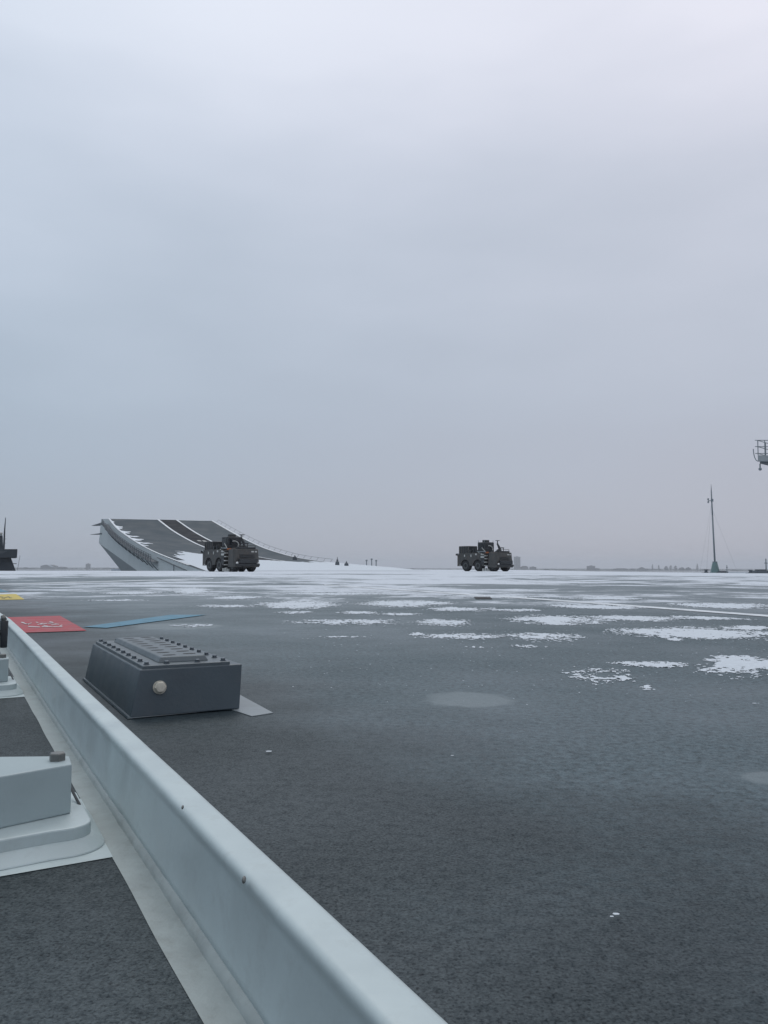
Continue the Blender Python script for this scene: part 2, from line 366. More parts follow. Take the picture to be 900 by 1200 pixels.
# loose crumbs
for k in range(500):
    x = random.uniform(330, 900); y = 700 + abs(random.gauss(0, 50))
    if y > 830: continue
    p = atz(x, y); r = p.y*random.uniform(.0006, .0013)
    vs = [bm.verts.new((p.x+r*math.cos(a)*random.uniform(.6, 1.2), p.y+r*1.6*math.sin(a)*random.uniform(.6, 1.2), .007)) for a in (0, 1.2, 2.5, 3.8, 5.1)]
    bm.faces.new(vs)
for x, y, r in ((315, 883, .006), (722, 1076, .0035), (717, 1079, .002), (530, 888, .003), (884, 826, .006)):
    p = atz(x, y)
    bm.faces.new([bm.verts.new((p.x+r*math.cos(a)*1.2, p.y+r*.9*math.sin(a), .005)) for a in (0, .9, 2.2, 3.3, 4.2, 5.4)])
snow = mesh_obj('snow', bm, SNOW, smooth=True)
tag(snow, 'thin granular snow lying in ragged patches on the wet deck', 'snow', kind='stuff')

# ------------------------------------------------------------------ coaming bar beside the camera
bar = thing('deck_edge_bar', 'pale grey welded steel bar running along the near left edge of the deck', 'edge bar', sh(.25, 0))
def sweep(name, prof, path, m, parent, smooth=True, close=True):
    """prof: (u offset, z); path: list of (u, a)"""
    bm = new(); rings = []
    for i, (u, a) in enumerate(path):
        rings.append([bm.verts.new(sh(u+pu, a, pz) - Vector(parent.location if parent else (0, 0, 0))) for pu, pz in prof])
    n = len(prof)
    for A_, B_ in zip(rings, rings[1:]):
        for i in range(n if close else n-1): bm.faces.new((A_[i], A_[(i+1) % n], B_[(i+1) % n], B_[i]))
    if close: bm.faces.new(rings[0][::-1]); bm.faces.new(rings[-1])
    return mesh_obj(name, bm, m, parent, smooth)
path = [(.246 + .0012*math.sin(a*2.3), a) for a in [i*.12-.9 for i in range(50)]]
path = [(u - max(0, a-4.85)*.028, a) for u, a in path] + [(.21, 6.2), (.14, 7.2)]
prof = [(0, .004), (.0012, .02), (.0075, .088), (.0072, .093), (.0058, .0975), (.0046, .1015), (.0046, .1045), (.0056, .1075), (.0074, .1094), (.0098, .1106), (.0125, .1110), (.015, .1112), (.033, .1121), (.0365, .1120), (.0405, .1103), (.0428, .107), (.0435, .103), (.0435, .098), (.041, .094), (.033, .0905), (.028, .09), (.0225, .088), (.0205, .086), (.020, .082), (.013, .02), (.012, .004)]
sweep('bar', prof, path, PAINT, bar)
# uneven weld bead
wpath = []
a = -.9
while a < 5.6:
    wpath.append((.2465 - max(0, a-4.85)*.028, a)); a += .022
bm = new(); rings = []
for (u, a) in wpath:
    k = 1 + .10*noise.noise(Vector((a*14, 1, 0))) + .16*noise.noise(Vector((a*80, 4, 0)))
    rings.append([bm.verts.new(sh(u+.002-x*k, a, z*k+.0035) - bar.location) for x, z in ((-.001, .009), (.0025, .0072), (.005, .005), (.0072, .0018), (.008, -.003))])
for A_, B_ in zip(rings, rings[1:]):
    for i in range(4): bm.faces.new((A_[i], A_[i+1], B_[i+1], B_[i]))
mesh_obj('weld_bead', bm, PAINTG, bar, True)
# painted margin (flange) plus side panels
bm = new()
fl = [(.2065 + .0022*noise.noise(Vector((a*5, 0, 0))) - max(0, a-4.85)*.028, a) for a in [i*.05-.9 for i in range(130)]]
vs0 = [bm.verts.new(sh(u, a, .0007) - bar.location) for u, a in fl]; vs1 = [bm.verts.new(sh(.256 - max(0, a-4.85)*.028, a, .0007) - bar.location) for u, a in fl]
for i in range(len(fl)-1): bm.faces.new((vs0[i], vs0[i+1], vs1[i+1], vs1[i]))
mesh_obj('margin_plate', bm, PAINTG, bar)
for x, y, s in ((286, 1031, .0042), (214, 946, .003)):
    bm = new(); d = ray(x, y); t_ = (.2465)/d.dot(PX); p = H + d*t_ - bar.location
    bmesh.ops.create_icosphere(bm, subdivisions=2, radius=s, matrix=Matrix.Translation(p) @ Matrix.Diagonal((.45, 1.1, .8, 1)))
    mesh_obj('paint_chip', bm, STEEL, bar, True)

# ------------------------------------------------------------------ brackets left of the bar
def bracket(da, label):
    loc = sh(0, 1.25+da)
    t = thing('bar_bracket', label, 'bracket', loc, 0, 'bolted brackets along the bar')
    o = loc
    def q(u, a, z): return sh(u, a+da, z) - o
    # painted skirt on the deck
    bm = new(); bm.faces.new([bm.verts.new(q(u, a, .0010)) for u, a in ((-.4, 1.13), (.067, 1.179), (.2075, 1.185), (.2075, 1.50), (-.4, 1.56))])
    mesh_obj('paint_skirt', bm, PAINT, t)
    # base plate with rounded corner and flared weld below it
    def rounded(off, z):
        pts = [(-.4, 1.165-off), (.05, 1.217-off), (.13, 1.228-off)]
        cx, ca, r = .155, 1.262, .034+off
        for k in range(9):
            an = R(-90+k*11.25*1.0); pts.append((cx+r*math.cos(an), ca+r*math.sin(an)))
        for k in range(9):
            an = R(k*11.25); pts.append((cx+r*math.cos(an), 1.41+r*math.sin(an)))
        pts.append((-.4, 1.47+off))
        return [q(u, a, z) for u, a in pts]
    bm = new()
    prism(bm, rounded(.0, .016), rounded(.0, .035)); mesh_obj('base_plate', bm, PAINT, t, bevel=.0025)
    bm = new(); prism(bm, rounded(.022, .0008), rounded(.001, .0185)); mesh_obj('weld_skirt', bm, PAINT, t, bevel=.004)
    bm = new()
    c0 = [(-.4, 1.13), (.067, 1.268), (.1655, 1.298), (.1685, 1.355), (.072, 1.40), (-.4, 1.52)]
    prism(bm, [q(u, a, .0352) for u, a in c0], [q(u, a, .107) for u, a in c0]); mesh_obj('block', bm, PAINTB, t, bevel=.0022)
    bm = new()
    lathe(bm, [(.0120, 0), (.0120, .010), (.0105, .0115)], q(.149, 1.333, .107), (0, 0, 1), 6)
    mesh_obj('bolt', bm, STEEL, t)
    bm = new(); tube(bm, q(.176, 1.385, .05), q(.187, 1.325, .028), .0022, n=8)
    mesh_obj('split_pin', bm, BLK, t)
    return t
bracket(0, 'large pale bracket block with rusty bolt, nearest the camera at the left edge')
bracket(1.547, 'second bracket block along the bar, cut by the left edge of the photo')
# dark clamp on the bar further on
t = thing('rubber_clamp', 'black rubber clamp post behind the pale bar at the far left', 'clamp', sh(.2, 3.55))
def at_t(x, y, a):    # point on ray at given distance a along ship axis
    d = ray(x, y); return H + d*(a/d.dot(AX)) - t.location
bm = new(); tube(bm, at_t(4.0, 759, 3.4), at_t(5.0, 727, 3.4), .013, .015, 14); mesh_obj('post', bm, BLK, t, True, bevel=.003)
bm = new(); tube(bm, at_t(5.0, 727, 3.4), at_t(3, 721, 3.4), .011, .007, 12); mesh_obj('cap', bm, STEEL, t, True)
bm = new(); tube(bm, at_t(-9, 742, 3.4), at_t(4.5, 741, 3.4), .010, n=12); mesh_obj('arm', bm, BLK, t, True)

# ------------------------------------------------------------------ bolted box on the deck
bx = thing('vent_box', 'dark slate steel box with slotted bolted lid standing on the wet deck', 'deck box', sh(.57, 2.62))
bx.rotation_euler = (0, 0, 0)
def q(u, a, z): return sh(u, a, z) - bx.location
u0_, u1_, a0_, a1_ = .422, .720, 2.212, 3.04
U0, U1, A0, A1, ZT = .449, .731, 2.228, 3.055, .1245
bm = new(); prism(bm, [q(u0_, a0_, .003), q(u1_, a0_+.004, .003), q(u1_+.01, a1_, .003), q(u0_, a1_, .003)], [q(U0, A0, ZT), q(U1, A0+.004, ZT), q(U1, A1, ZT), q(U0, A1, ZT)])
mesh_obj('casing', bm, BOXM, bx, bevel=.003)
bm = new(); prism(bm, [q(u0_-.007, a0_-.002, .002), q(u1_-.01, a0_+.006, .0045), q(u1_-.01, a1_+.01, .0045), q(u0_-.007, a1_+.01, .002)], [q(u0_-.005, a0_+.002, .007), q(u1_-.012, a0_+.010, .009), q(u1_-.012, a1_+.004, .009), q(u0_-.005, a1_+.004, .007)])
mesh_obj('base_flange', bm, BOXM, bx)
LU0, LU1, LA0, LA1 = .457, .697, 2.236, 3.045
def rect(u0, u1, a0, a1, z0, z1, ins=0):
    bm = new(); prism(bm, [q(u0, a0, z0), q(u1, a0, z0), q(u1, a1, z0), q(u0, a1, z0)], [q(u0+ins, a0+ins, z1), q(u1-ins, a0+ins, z1), q(u1-ins, a1-ins, z1), q(u0+ins, a1-ins, z1)]); return bm
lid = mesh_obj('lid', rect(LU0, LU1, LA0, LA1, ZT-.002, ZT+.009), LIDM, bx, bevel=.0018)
PU0, PU1, PA0, PA1 = .508, .650, 2.285, 2.985; PZ = ZT+.024
mesh_obj('raised_panel', rect(PU0, PU1, PA0, PA1, ZT+.0085, PZ, .009), LIDM, bx, bevel=.003, seg=3)
bm = new()
for r in range(9):
    for c in range(2):
        cu = PU0+.042+c*.060; ca = PA0+.052+r*.0745+c*.012
        pts = []
        for k in range(20):
            an = 2*math.pi*k/20; pts.append(q(cu+.019*math.cos(an)*1.0, ca+.010*math.sin(an), PZ+.0006))
        bm.faces.new([bm.verts.new(p) for p in pts])
mesh_obj('lid_slot', bm, HOLE, bx)
def lidbolt(u, a, first=[None]):
    z = ZT+.009; p = q(u, a, z)
    if first[0] is None:
        bm = new(); lathe(bm, [(.0085, 0), (.0085, .0018)], (0, 0, 0), (0, 0, 1), 16); lathe(bm, [(.0062, .0018), (.0064, .007), (.0052, .0085), (.002, .009)], (0, 0, 0), (0, 0, 1), 12)
        o = mesh_obj('lid_bolt', bm, BOLTM, bx, False); first[0] = o
    else:
        o = first[0].copy(); link(o); o.parent = bx
    o.location = p
for k in range(10):
    a = LA0+.022+k*(LA1-LA0-.044)/9
    lidbolt(LU0+.014, a); lidbolt(LU1-.014, a)
for u in (.525, .61):
    lidbolt(u, LA0+.022); lidbolt(u, LA1-.022)
# front hex plug
d = ray(187, 805.5); n_ = AX; fa = a0_ + .009
p = H + d*((fa)/d.dot(AX)) - bx.location
fn = (-AX + Vector((0, 0, .12))).normalized()
bm = new(); lathe(bm, [(.0178, -.004), (.0178, .003)], p, fn, 24); lathe(bm, [(.0155, .003), (.0155, .011), (.013, .013)], p, fn, 6); lathe(bm, [(.0105, .0125), (.0115, .0155), (.004, .016)], p, fn, 20)
mesh_obj('hex_plug', bm, BRASS, bx)
# thin worn plate showing beyond the right corner
bm = new(); prism(bm, [sh(.66, 2.50, .0005), sh(.80, 2.46, .0005), sh(.784, 2.122, .0005), sh(.716, 2.10, .0005)], [sh(.66, 2.50, .0022), sh(.80, 2.46, .0022), sh(.784, 2.122, .0022), sh(.716, 2.10, .0022)])
PLT = mat('damp bare plate', (.22, .25, .265), .4, var=.1, vscale=20)
tag(mesh_obj('deck_plate', bm, PLT), 'thin pale plate lying flat on the deck at the right foot of the slate box', 'plate')

# ------------------------------------------------------------------ the take-off ramp
def edge(pts, P0, P1):
    out = []
    Lt = (P1-P0).length
    for x, y in pts:
        p = onplane(x, y, P0, P1); tt = (Vector((p.x, p.y, 0))-P0).dot((P1-P0).normalized())/Lt
        out.append((tt, p.z))
    out.sort(); return out
nearE = edge([(126.7,608),(136,620),(153,632),(166.7,640.7),(185,649.5),(206.7,658),(222,663.5)], Bp, Ap) 
farE = edge([(249.5,610.5),(280.7,628.5),(310,643),(346.7,654),(383,659),(412.7,661.5),(440,664)], Dp, Cp)
def profile(E, t):
    if t <= E[0][0]:
        k = t/E[0][0]; return E[0][1]*k*k*(3-2*k)*.5 + E[0][1]*k*.5 if E[0][1] > 0 else 0
    for (t0, z0), (t1, z1) in zip(E, E[1:]):
        if t <= t1: return z0+(z1-z0)*(t-t0)/(t1-t0)
    return E[-1][1] + (t-E[-1][0])*(E[-1][1]-E[-2][1])/(E[-1][0]-E[-2][0])
def smooth(E, n=60):
    v = [profile(E, i/n) for i in range(n+1)]; v[0] = 0
    for _ in range(14): v = [v[0]] + [(v[i-1]+2*v[i]+v[i+1])/4 for i in range(1, n)] + [v[n]]
    return v
print('NEAR', [(round(a, 2), round(b, 2)) for a, b in nearE]); print('FAR', [(round(a, 2), round(b, 2)) for a, b in farE])
NZ, FZ = smooth(nearE), smooth(farE)
def val(v, t): t = max(0, min(1, t))*60; i = min(59, int(t)); return v[i]+(v[i+1]-v[i])*(t-i)
def rp(t, s, dz=0): 
    p = Bp.lerp(Ap, t).lerp(Dp.lerp(Cp, t), s); p.z = val(NZ, t)*(1-s)+val(FZ, t)*s + .012 + dz; return p
ramp = thing('ski_jump_ramp', 'grey curved take-off ramp rising at the bow of the ship with a black centre strip', 'ramp', Bp.lerp(Cp, .5))
OR = Vector(ramp.location)
def strip(name, s0, s1, m, dz=0, t0=0, t1=1, nt_=60, ns=1, thick=0):
    bm = new(); g = [[bm.verts.new(rp(t0+(t1-t0)*i/nt_, s0+(s1-s0)*j/ns, dz)-OR) for j in range(ns+1)] for i in range(nt_+1)]
    for i in range(nt_):
        for j in range(ns): bm.faces.new((g[i][j], g[i][j+1], g[i+1][j+1], g[i+1][j]))
    return mesh_obj(name, bm, m, ramp, True)
strip('ramp_surface', 0, 1, RAMP, ns=12)
strip('centre_strip', .478, .645, RAMPD, .03, .18, 1)
strip('white_line', .462, .482, WLINE, .045, .12, 1); strip('white_line', .640, .658, WLINE, .045, .12, 1)
strip('white_line', .0, .014, WLINE, .04, .1, 1); strip('white_line', .982, 1.0, WLINE, .04, .2, 1)
bm = new()
for s0 in (.535, .575):
    g = [rp(.70, s0, .05), rp(.70, s0+.026, .05), rp(.715, s0+.026, .05), rp(.715, s0, .05)]; bm.faces.new([bm.verts.new(p-OR) for p in g])
mesh_obj('stencil_mark', bm, PALE, ramp)
# side wall and bow below: outline in the plane of the near edge
aR = (Ap-Bp).normalized(); cross = (Cp-Ap).normalized()
front_top = onplane(118.5, 608.3, Bp, Ap); K0 = onplane(115.8, 636.5, Bp, Ap); K1 = onplane(158.5, 667.2, Bp, Ap)
sl_ = (K1-K0)/(K1-K0).length; K2 = K0 + (K1-K0)*1.5
top = [rp(i/60, 0, -.02) for i in range(0, 61)]
WID = (Cp-Ap)
near_poly = top + [front_top, K0, K2, Vector((Bp.x, Bp.y, K2.z))]
topf = [rp(i/60, 1, -.05) for i in range(0, 61)]
far_poly = topf + [front_top+WID, K0+WID, K2+WID, Vector((Dp.x, Dp.y, K2.z))]
bm = new()
prism(bm, [p-OR for p in near_poly], [p-OR for p in far_poly])
bm.faces.ensure_lookup_table()
kill = [f for f in bm.faces if len(f.verts) == 4 and f.calc_center_median().z + OR.z > .1 and all(min((v.co+OR-q_).length for q_ in top+topf) < .01 for v in f.verts)]
bmesh.ops.delete(bm, geom=kill, context='FACES_ONLY')
mesh_obj('side_wall', bm, HULLG, ramp)
S0 = onplane(138.5, 668, Bp, Ap); sdir = (S0-K0); S1 = K0 + sdir*((-16.5-K0.z)/sdir.z)
K3 = K0 + (K1-K0)*((-7-K0.z)/(K1.z-K0.z))
inn = cross*1.0
lowA = [K0+cross*.05, S1+inn*1.4, Vector((Bp.x, Bp.y, -16.5))+inn*1.2, Vector((Bp.x, Bp.y, K2.z))+cross*.1, K2+cross*.05]
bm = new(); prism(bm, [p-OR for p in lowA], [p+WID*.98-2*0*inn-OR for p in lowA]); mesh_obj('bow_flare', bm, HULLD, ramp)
# catwalk under the near edge
out_ = -cross*.8; cat_steps = [.34+.66*i/26 for i in range(27)]
def cw(t, drop, o): p = rp(t, 0, -drop); return p + out_*o - OR
bm = new()
for i in range(26):
    t0, t1 = cat_steps[i], cat_steps[i+1]
    prism(bm, [cw(t0, .84, 0), cw(t1, .84, 0), cw(t1, .84, 1), cw(t0, .84, 1)], [cw(t0, .78, 0), cw(t1, .78, 0), cw(t1, .78, 1), cw(t0, .78, 1)])
mesh_obj('catwalk_floor', bm, LAT, ramp)
bm = new()
for i in range(27):
    t0 = cat_steps[i]; tube(bm, cw(t0, .9, 1), cw(t0, .12, 1), .035, n=5)
    if i < 26:
        t1 = cat_steps[i+1]
        for dz in (.06, .26, .46, .66): tube(bm, cw(t0, dz, 1), cw(t1, dz, 1), .035, n=5)
        tube(bm, cw(t0, .8, 1), cw(t1, .1, 1), .03, n=5)
    if i % 2 == 0: tube(bm, cw(t0, .95, .95), cw(t0, 1.7, .05), .05, n=5)
mesh_obj('catwalk_railing', bm, LAT, ramp)
bm = new()
for i in range(13):
    t0 = .30-.022*i
    if t0 < .06: break
    tube(bm, cw(t0, .05, .3), cw(t0, -.0, .3), .02, n=5)
for i in range(6):
    tube(bm, cw(.34-.04*i, .35+.02*i, .15), cw(.30-.04*i, .35+.02*i, .15), .05, n=5)
tube(bm, cw(.2, .35, .1), cw(.2, 1.4, .1), .04, n=5)
mesh_obj('side_pipe', bm, LAT, ramp)
# spurs pointing ahead of the lip
for x0, y0, x1, y1, hh in ((121, 613.5, 107.5, 616, .24), (119.5, 625.5, 105.5, 626.5, .13)):
    a, b_ = onplane(x0, y0, Bp, Ap), onplane(x1, y1, Bp, Ap); bm = new()
    z = Vector((0, 0, hh)); wv = cross*1.8
    prism(bm, [a-z-OR, a+z-OR, a+z+wv-OR, a-z+wv-OR], [b_-z*.15-OR, b_+z*.1-OR, b_+z*.1+wv*.4-OR, b_-z*.15+wv*.4-OR]); mesh_obj('bow_spur', bm, LAT, ramp)
# snow clinging along the near edge of the ramp, and drifted at the foot
def rsnow(seedv, fn, s_range, t_range, ns, nt_, name, sm=None):
    bm = new(); vv = {}
    def V(i, j):
        if (i, j) not in vv:
            s = s_range[0]+(s_range[1]-s_range[0])*i/ns; t2 = t_range[0]+(t_range[1]-t_range[0])*j/nt_
            vv[(i, j)] = bm.verts.new(rp(t2, s, .004+.05*min(1, t2*9))-OR)
        return vv[(i, j)]
    for i in range(ns):
        for j in range(nt_):
            s = s_range[0]+(s_range[1]-s_range[0])*(i+.5)/ns; t2 = t_range[0]+(t_range[1]-t_range[0])*(j+.5)/nt_
            if fn(s, t2): bm.faces.new((V(i, j), V(i+1, j), V(i+1, j+1), V(i, j+1)))
    return mesh_obj(name, bm, sm or SNOWB, ramp, True)
tab = [(.95, .03), (.885, .07), (.86, .05), (.80, .085), (.775, .06), (.71, .095), (.655, .10), (.63, .06), (.58, .11), (.53, .05)]
def edge_snow(s, t):
    for tc_, ln_ in tab:
        if s < ln_ and abs(t-tc_-.004*math.sin(s*90)) < .0125*math.sqrt(1-s/ln_)+.002: return True
    return s < .018 and t > .5 and noise.noise(Vector((t*30, 0, 0))) > -.3
rsnow(1, edge_snow, (.006, .25), (.4, .99), 40, 200, 'edge_snow')
def foot(s, t):
    n1 = noise.noise(Vector((s*5, t*14, 2))) + .5*noise.noise(Vector((s*17, t*40, 5))) + .35*noise.noise(Vector((s*50, t*90, 5)))
    lim = .30 - .02*s + .14*math.exp(-((s-.24)/.12)**2) 
    return t < lim + n1*.10 and not (s < .05 and t > .2)
rsnow(2, foot, (0.012, .99), (0, .6), 150, 170, 'foot_snow', SNOW)
# safety netting along the far edge
bm = new(); pr = None
for i in range(22):
    t0 = .985-.03*i; p = rp(t0, 1.0)-OR + cross*.25; q2 = p + Vector((0, 0, .34)) + cross*.25
    tube(bm, p, q2, .018, n=5)
    if pr: tube(bm, pr, q2, .016, n=5)
    pr = q2
mesh_obj('edge_netting', bm, LAT, ramp)

# small fittings near the ramp's right hand edge and deck horizon
def fitting(x, yb, yt, Y, label, wide=1, shape='post', group=None):
    b_ = atY(x, yb, Y); t_ = atY(x, yt, Y); hh = t_.z-b_.z
    o = thing('deck_fitting' if shape != 'post' else 'stanchion', label, 'fitting' if shape != 'post' else 'post', b_, 0, group)
    px = Y/950
    bm = new()
    if shape == 'post':
        tube(bm, (0, 0, 0), (0, 0, hh), .5*px*wide, .4*px*wide); mesh_obj('post', bm, MASTM, o)
        bm = new(); B(bm, -.9*px*wide, -.1, hh*.92, .9*px*wide, .1, hh*1.05); mesh_obj('cap', bm, MASTM, o)
    else:
        lathe(bm, [(2.1*px, 0), (2.3*px, hh*.2), (1.2*px, hh*.35), (1.0*px, hh*.6), (.5*px, hh*.65), (.3*px, hh)], (0, 0, 0), (0, 0, 1), 10); mesh_obj('housing', bm, LAT, o)
        bm = new(); B(bm, -2.4*px, -2*px, -.6, 2.4*px, 2*px, .02); mesh_obj('foot', bm, LAT, o)
    return o
def fy(x, s=1.0):  # y pixel height of ramp far edge not needed exactly
    return None
fitting(395.3, 660.2, 652.8, 82, 'spiky dark light fitting on the low right shoulder of the ramp', shape='light')
fitting(406, 661.2, 657.4, 81, 'small dark knob fitting right of the spiky one on the ramp shoulder', shape='light')
fitting(345.5, 653.6, 650.4, 92, 'tiny dark fitting halfway down the right edge of the ramp', shape='light')
for x, yt, l_ in ((429.5, 656.6, 'left of three thin posts standing beyond the snowy ramp foot'), (435.5, 655.2, 'tallest middle one of three thin posts beyond the snowy ramp foot'), (440.8, 656.8, 'right of three thin posts standing beyond the snowy ramp foot')):
    fitting(x, 668.2, yt, 108, l_, 1.3, group='thin posts beyond the ramp foot')

def split(o):
    me = o.data; bm = new(); bm.from_mesh(me); bm.verts.ensure_lookup_table(); seen = set(); isl_ = []
    for v in bm.verts:
        if v.index in seen: continue
        st = [v]; comp = set()
        while st:
            x = st.pop()
            if x.index in comp: continue
            comp.add(x.index); st += [e.other_vert(x) for e in x.link_edges if e.other_vert(x).index not in comp]
        seen |= comp; isl_.append(comp)
    if len(isl_) < 2: bm.free(); return []
    out = []
    for comp in isl_[1:]:
        b2 = bm.copy(); bmesh.ops.delete(b2, geom=[v for v in b2.verts if v.index not in comp], context='VERTS')
        m2_ = me.copy(); b2.to_mesh(m2_); b2.free(); n2 = o.copy(); n2.data = m2_; link(n2); out.append(n2)
    bmesh.ops.delete(bm, geom=[v for v in bm.verts if v.index not in isl_[0]], context='VERTS'); bm.to_mesh(me); bm.free(); return out
SPLIT = ('lid_slot', 'side_pipe', 'roof_rail', 'step', 'stencil_plate', 'window', 'bridge_window', 'name_plate', 'cab_window', 'stencil_mark', 'locker_rib', 'guy_wire', 'grille', 'rear_deck_gear', 'grab_rail', 'step_box', 'tool', 'tail_marker', 'hose')
# ------------------------------------------------------------------ fire trucks
def make_truck(label):
    t = thing('fire_truck', label, 'fire truck', (0, 0, 0), 0, 'dark six-wheeled trucks on the deck')
    X0, Y0 = -2.45, -1.1         # rear near corner
    def bb(name, m, boxes, parent=t, bevel=.03):
        bm = new()
        for b_ in boxes: B(bm, X0+b_[0], Y0+b_[1], b_[2], X0+b_[3], Y0+b_[4], b_[5])
        return mesh_obj(name, bm, m, parent, bevel=bevel)
    W = 2.2
    # hull sides with arches, extruded outline
    def arch(cx, r, z0, n=8): return [(cx-r*math.cos(math.pi*k/n), z0+r*1.0*math.sin(math.pi*k/n)) for k in range(n+1)]
    def side(y0, y1, name):
        pts = [(0, .45)] + arch(1.0, .56, .5) + arch(2.55, .56, .5) + [(3.3, .45), (3.36, .62), (3.40, .9), (3.40, 1.58), (2.6, 1.64), (1.2, 1.66), (0, 1.60)]
        bm = new(); prism(bm, [(X0+x, Y0+y0, z) for x, z in pts], [(X0+x, Y0+y1, z) for x, z in pts]); mesh_obj(name, bm, TRK, t, bevel=.015)
    side(0, .5, 'side_panel'); side(W-.5, W, 'side_panel')
    bb('chassis', TRK2, [(.05, .5, .55, 4.6, W-.5, 1.5), (3.5, .45, .4, 4.7, W-.45, .75)])
    bb('rear_locker', TRK2, [(.15, .12, 1.61, 1.35, 1.25, 2.28)], bevel=.05)
    bb('locker_rib', TRK, [(.12+i*.3, .09, 1.62, .2+i*.3, .12, 2.26) for i in range(5)], bevel=0)
    bb('rear_deck_gear', TRK2, [(1.5, .3, 1.62, 2.1, 1.8, 1.86), (.2, 1.35, 1.6, 1.2, 2.0, 1.95)])
    cab = bb('cab', TRK2, [(2.15, .45, 1.6, 3.05, 1.65, 2.60)], bevel=.06)
    bb('cab_window', mat('dark cab glass', (.01, .013, .017), .12), [(2.3, .438, 1.95, 2.9, .449, 2.45), (3.051, .6, 2.0, 3.062, 1.5, 2.45)], cab, 0)
    bb('roof_box', TRK2, [(2.4, .8, 2.60, 2.8, 1.3, 2.80)], cab)
    bm = new()
    for (x, y) in ((2.22, .5), (2.98, .5), (2.22, 1.58), (2.98, 1.58)): tube(bm, (X0+x, Y0+y, 2.58), (X0+x, Y0+y, 2.76), .02, n=6)
    mesh_obj('roof_rail', bm, MASTM, cab)
    # front body: faceted nose
    bm = new()
    prism(bm, [(X0+x, Y0+y, .34) for x, y in ((3.72, .12), (4.75, .02), (4.9, .1), (4.9, W-.1), (4.75, W-.02), (3.72, W-.12))], [(X0+x, Y0+y, 1.66) for x, y in ((3.85, .12), (4.60, .05), (4.76, .15), (4.76, W-.15), (4.60, W-.05), (3.85, W-.12))])
    nose = mesh_obj('nose', bm, TRK, t, bevel=.04)
    bb('nose_box', TRK2, [(4.25, .5, 1.66, 4.7, 1.9, 1.80)], nose)
    bb('bumper', TRK2, [(4.86, .35, .62, 5.06, W-.3, .95), (4.84, .1, .42, 5.0, W-.1, .6)], t)
    bb('grille', TRK2, [(4.83, .5, 1.05, 4.90, W-.5, 1.12), (4.80, .5, 1.2, 4.87, W-.5, 1.26)], nose, 0)
    bb('name_plate', PALE, [(4.765, W-.72, 1.42, 4.785, W-.5, 1.52), (4.765, W-.42, 1.42, 4.785, W-.25, 1.52)], nose, 0)
    for y in (.26, W-.26):
        bm = new(); lathe(bm, [(.095, 0), (.09, .05), (.03, .07)], (X0+4.89, Y0+y, .64), (1, 0, 0), 12); mesh_obj('headlight', bm, LAMP, t)
    # tread plates, steps, labels on the near side
    bb('step_box', PALE, [(3.15, .0, .04, 3.35, .18, .26), (3.45, .02, .05, 3.62, .2, .30), (3.7, .08, .04, 3.84, .25, .22)], t, .02)
    bb('step', PALE, [(3.42, -.02, .48, 3.68, .2, .54), (3.42, -.02, .78, 3.68, .2, .85), (3.45, -.02, 1.08, 3.7, .2, 1.14), (3.45, -.02, 1.34, 3.66, .2, 1.40)], t, 0)
    bb('stencil_plate', PALE, [(2.98, -.014, 1.20, 3.42, -.002, 1.34), (2.98, -.014, 1.44, 3.42, -.002, 1.50), (2.3, -.014, 1.44, 2.5, -.002, 1.58)], t, 0)
    bb('hose_box', ORNG, [(3.2, .3, 1.60, 3.42, .6, 1.72)], t)
    bm = new(); pr_ = None
    for k in range(11):
        an = R(200-k*27); p_ = (X0+3.09+.01*k, Y0+1.02+.17*math.cos(an)+.018*k, 2.28+.10*math.sin(an)-.03*k)
        if pr_: tube(bm, pr_, p_, .045, n=6)
        pr_ = p_
    mesh_obj('hose_coil', bm, PALE, t)
    bm = new(); tube(bm, (X0+2.2, Y0+.40, 1.78), (X0+2.75, Y0+.38, 1.72), .035, n=6); tube(bm, (X0+2.75, Y0+.38, 2.1), (X0+3.3, Y0+.3, 1.72), .028, n=6); tube(bm, (X0+2.6, Y0+.1, 1.66), (X0+3.2, Y0-.02, 1.52), .025, n=6)
    mesh_obj('hose', bm, PALE, t)
    bb('tool', BLK, [(1.45, .1, 1.62, 1.62, .35, 1.92), (1.75, .2, 1.6, 1.9, .5, 2.0), (4.0, .9, 1.66, 4.12, 1.5, 1.9), (3.45, .9, 1.3, 3.7, 1.8, 1.72)], t)
    bb('tail_marker', PALE, [(.9, -.012, 1.3, 1.0, -.002, 1.5), (1.72, -.012, 1.28, 1.82, -.002, 1.5), (.3, -.012, .5, .42, -.002, .58)], t, 0)
    bb('deck_hatch', TRK, [(3.95, .3, 1.66, 4.2, .8, 1.74)], t)
    # near side door with handle
    door = bb('door', TRK2, [(2.98, -.012, .62, 3.42, 0.0, 1.16)], t, 0)
    bb('handle', MASTM, [(3.3, -.04, .86, 3.38, -.012, .90)], door, 0)
    # water monitor with elbow
    bm = new(); tube(bm, (X0+4.0, Y0+1.3, 1.4), (X0+4.0, Y0+1.3, 2.12), .14, .08); tube(bm, (X0+4.0, Y0+1.3, 2.1), (X0+3.92, Y0+1.15, 2.45), .11, .08)
    tube(bm, (X0+3.92, Y0+1.15, 2.45), (X0+3.94, Y0+1.15, 2.72), .045, .04); B(bm, X0+3.8, Y0+1.02, 2.70, X0+4.08, Y0+1.28, 2.75)
    mesh_obj('water_monitor', bm, TRK2, t)
    bm = new(); tube(bm, (X0+4.45, Y0+1.0, 1.7), (X0+4.45, Y0+1.0, 2.05), .03); B(bm, X0+4.35, Y0+.85, 2.03, X0+4.5, Y0+1.4, 2.11); tube(bm, (X0+4.45, Y0+1.35, 1.7), (X0+4.45, Y0+1.35, 2.05), .03)
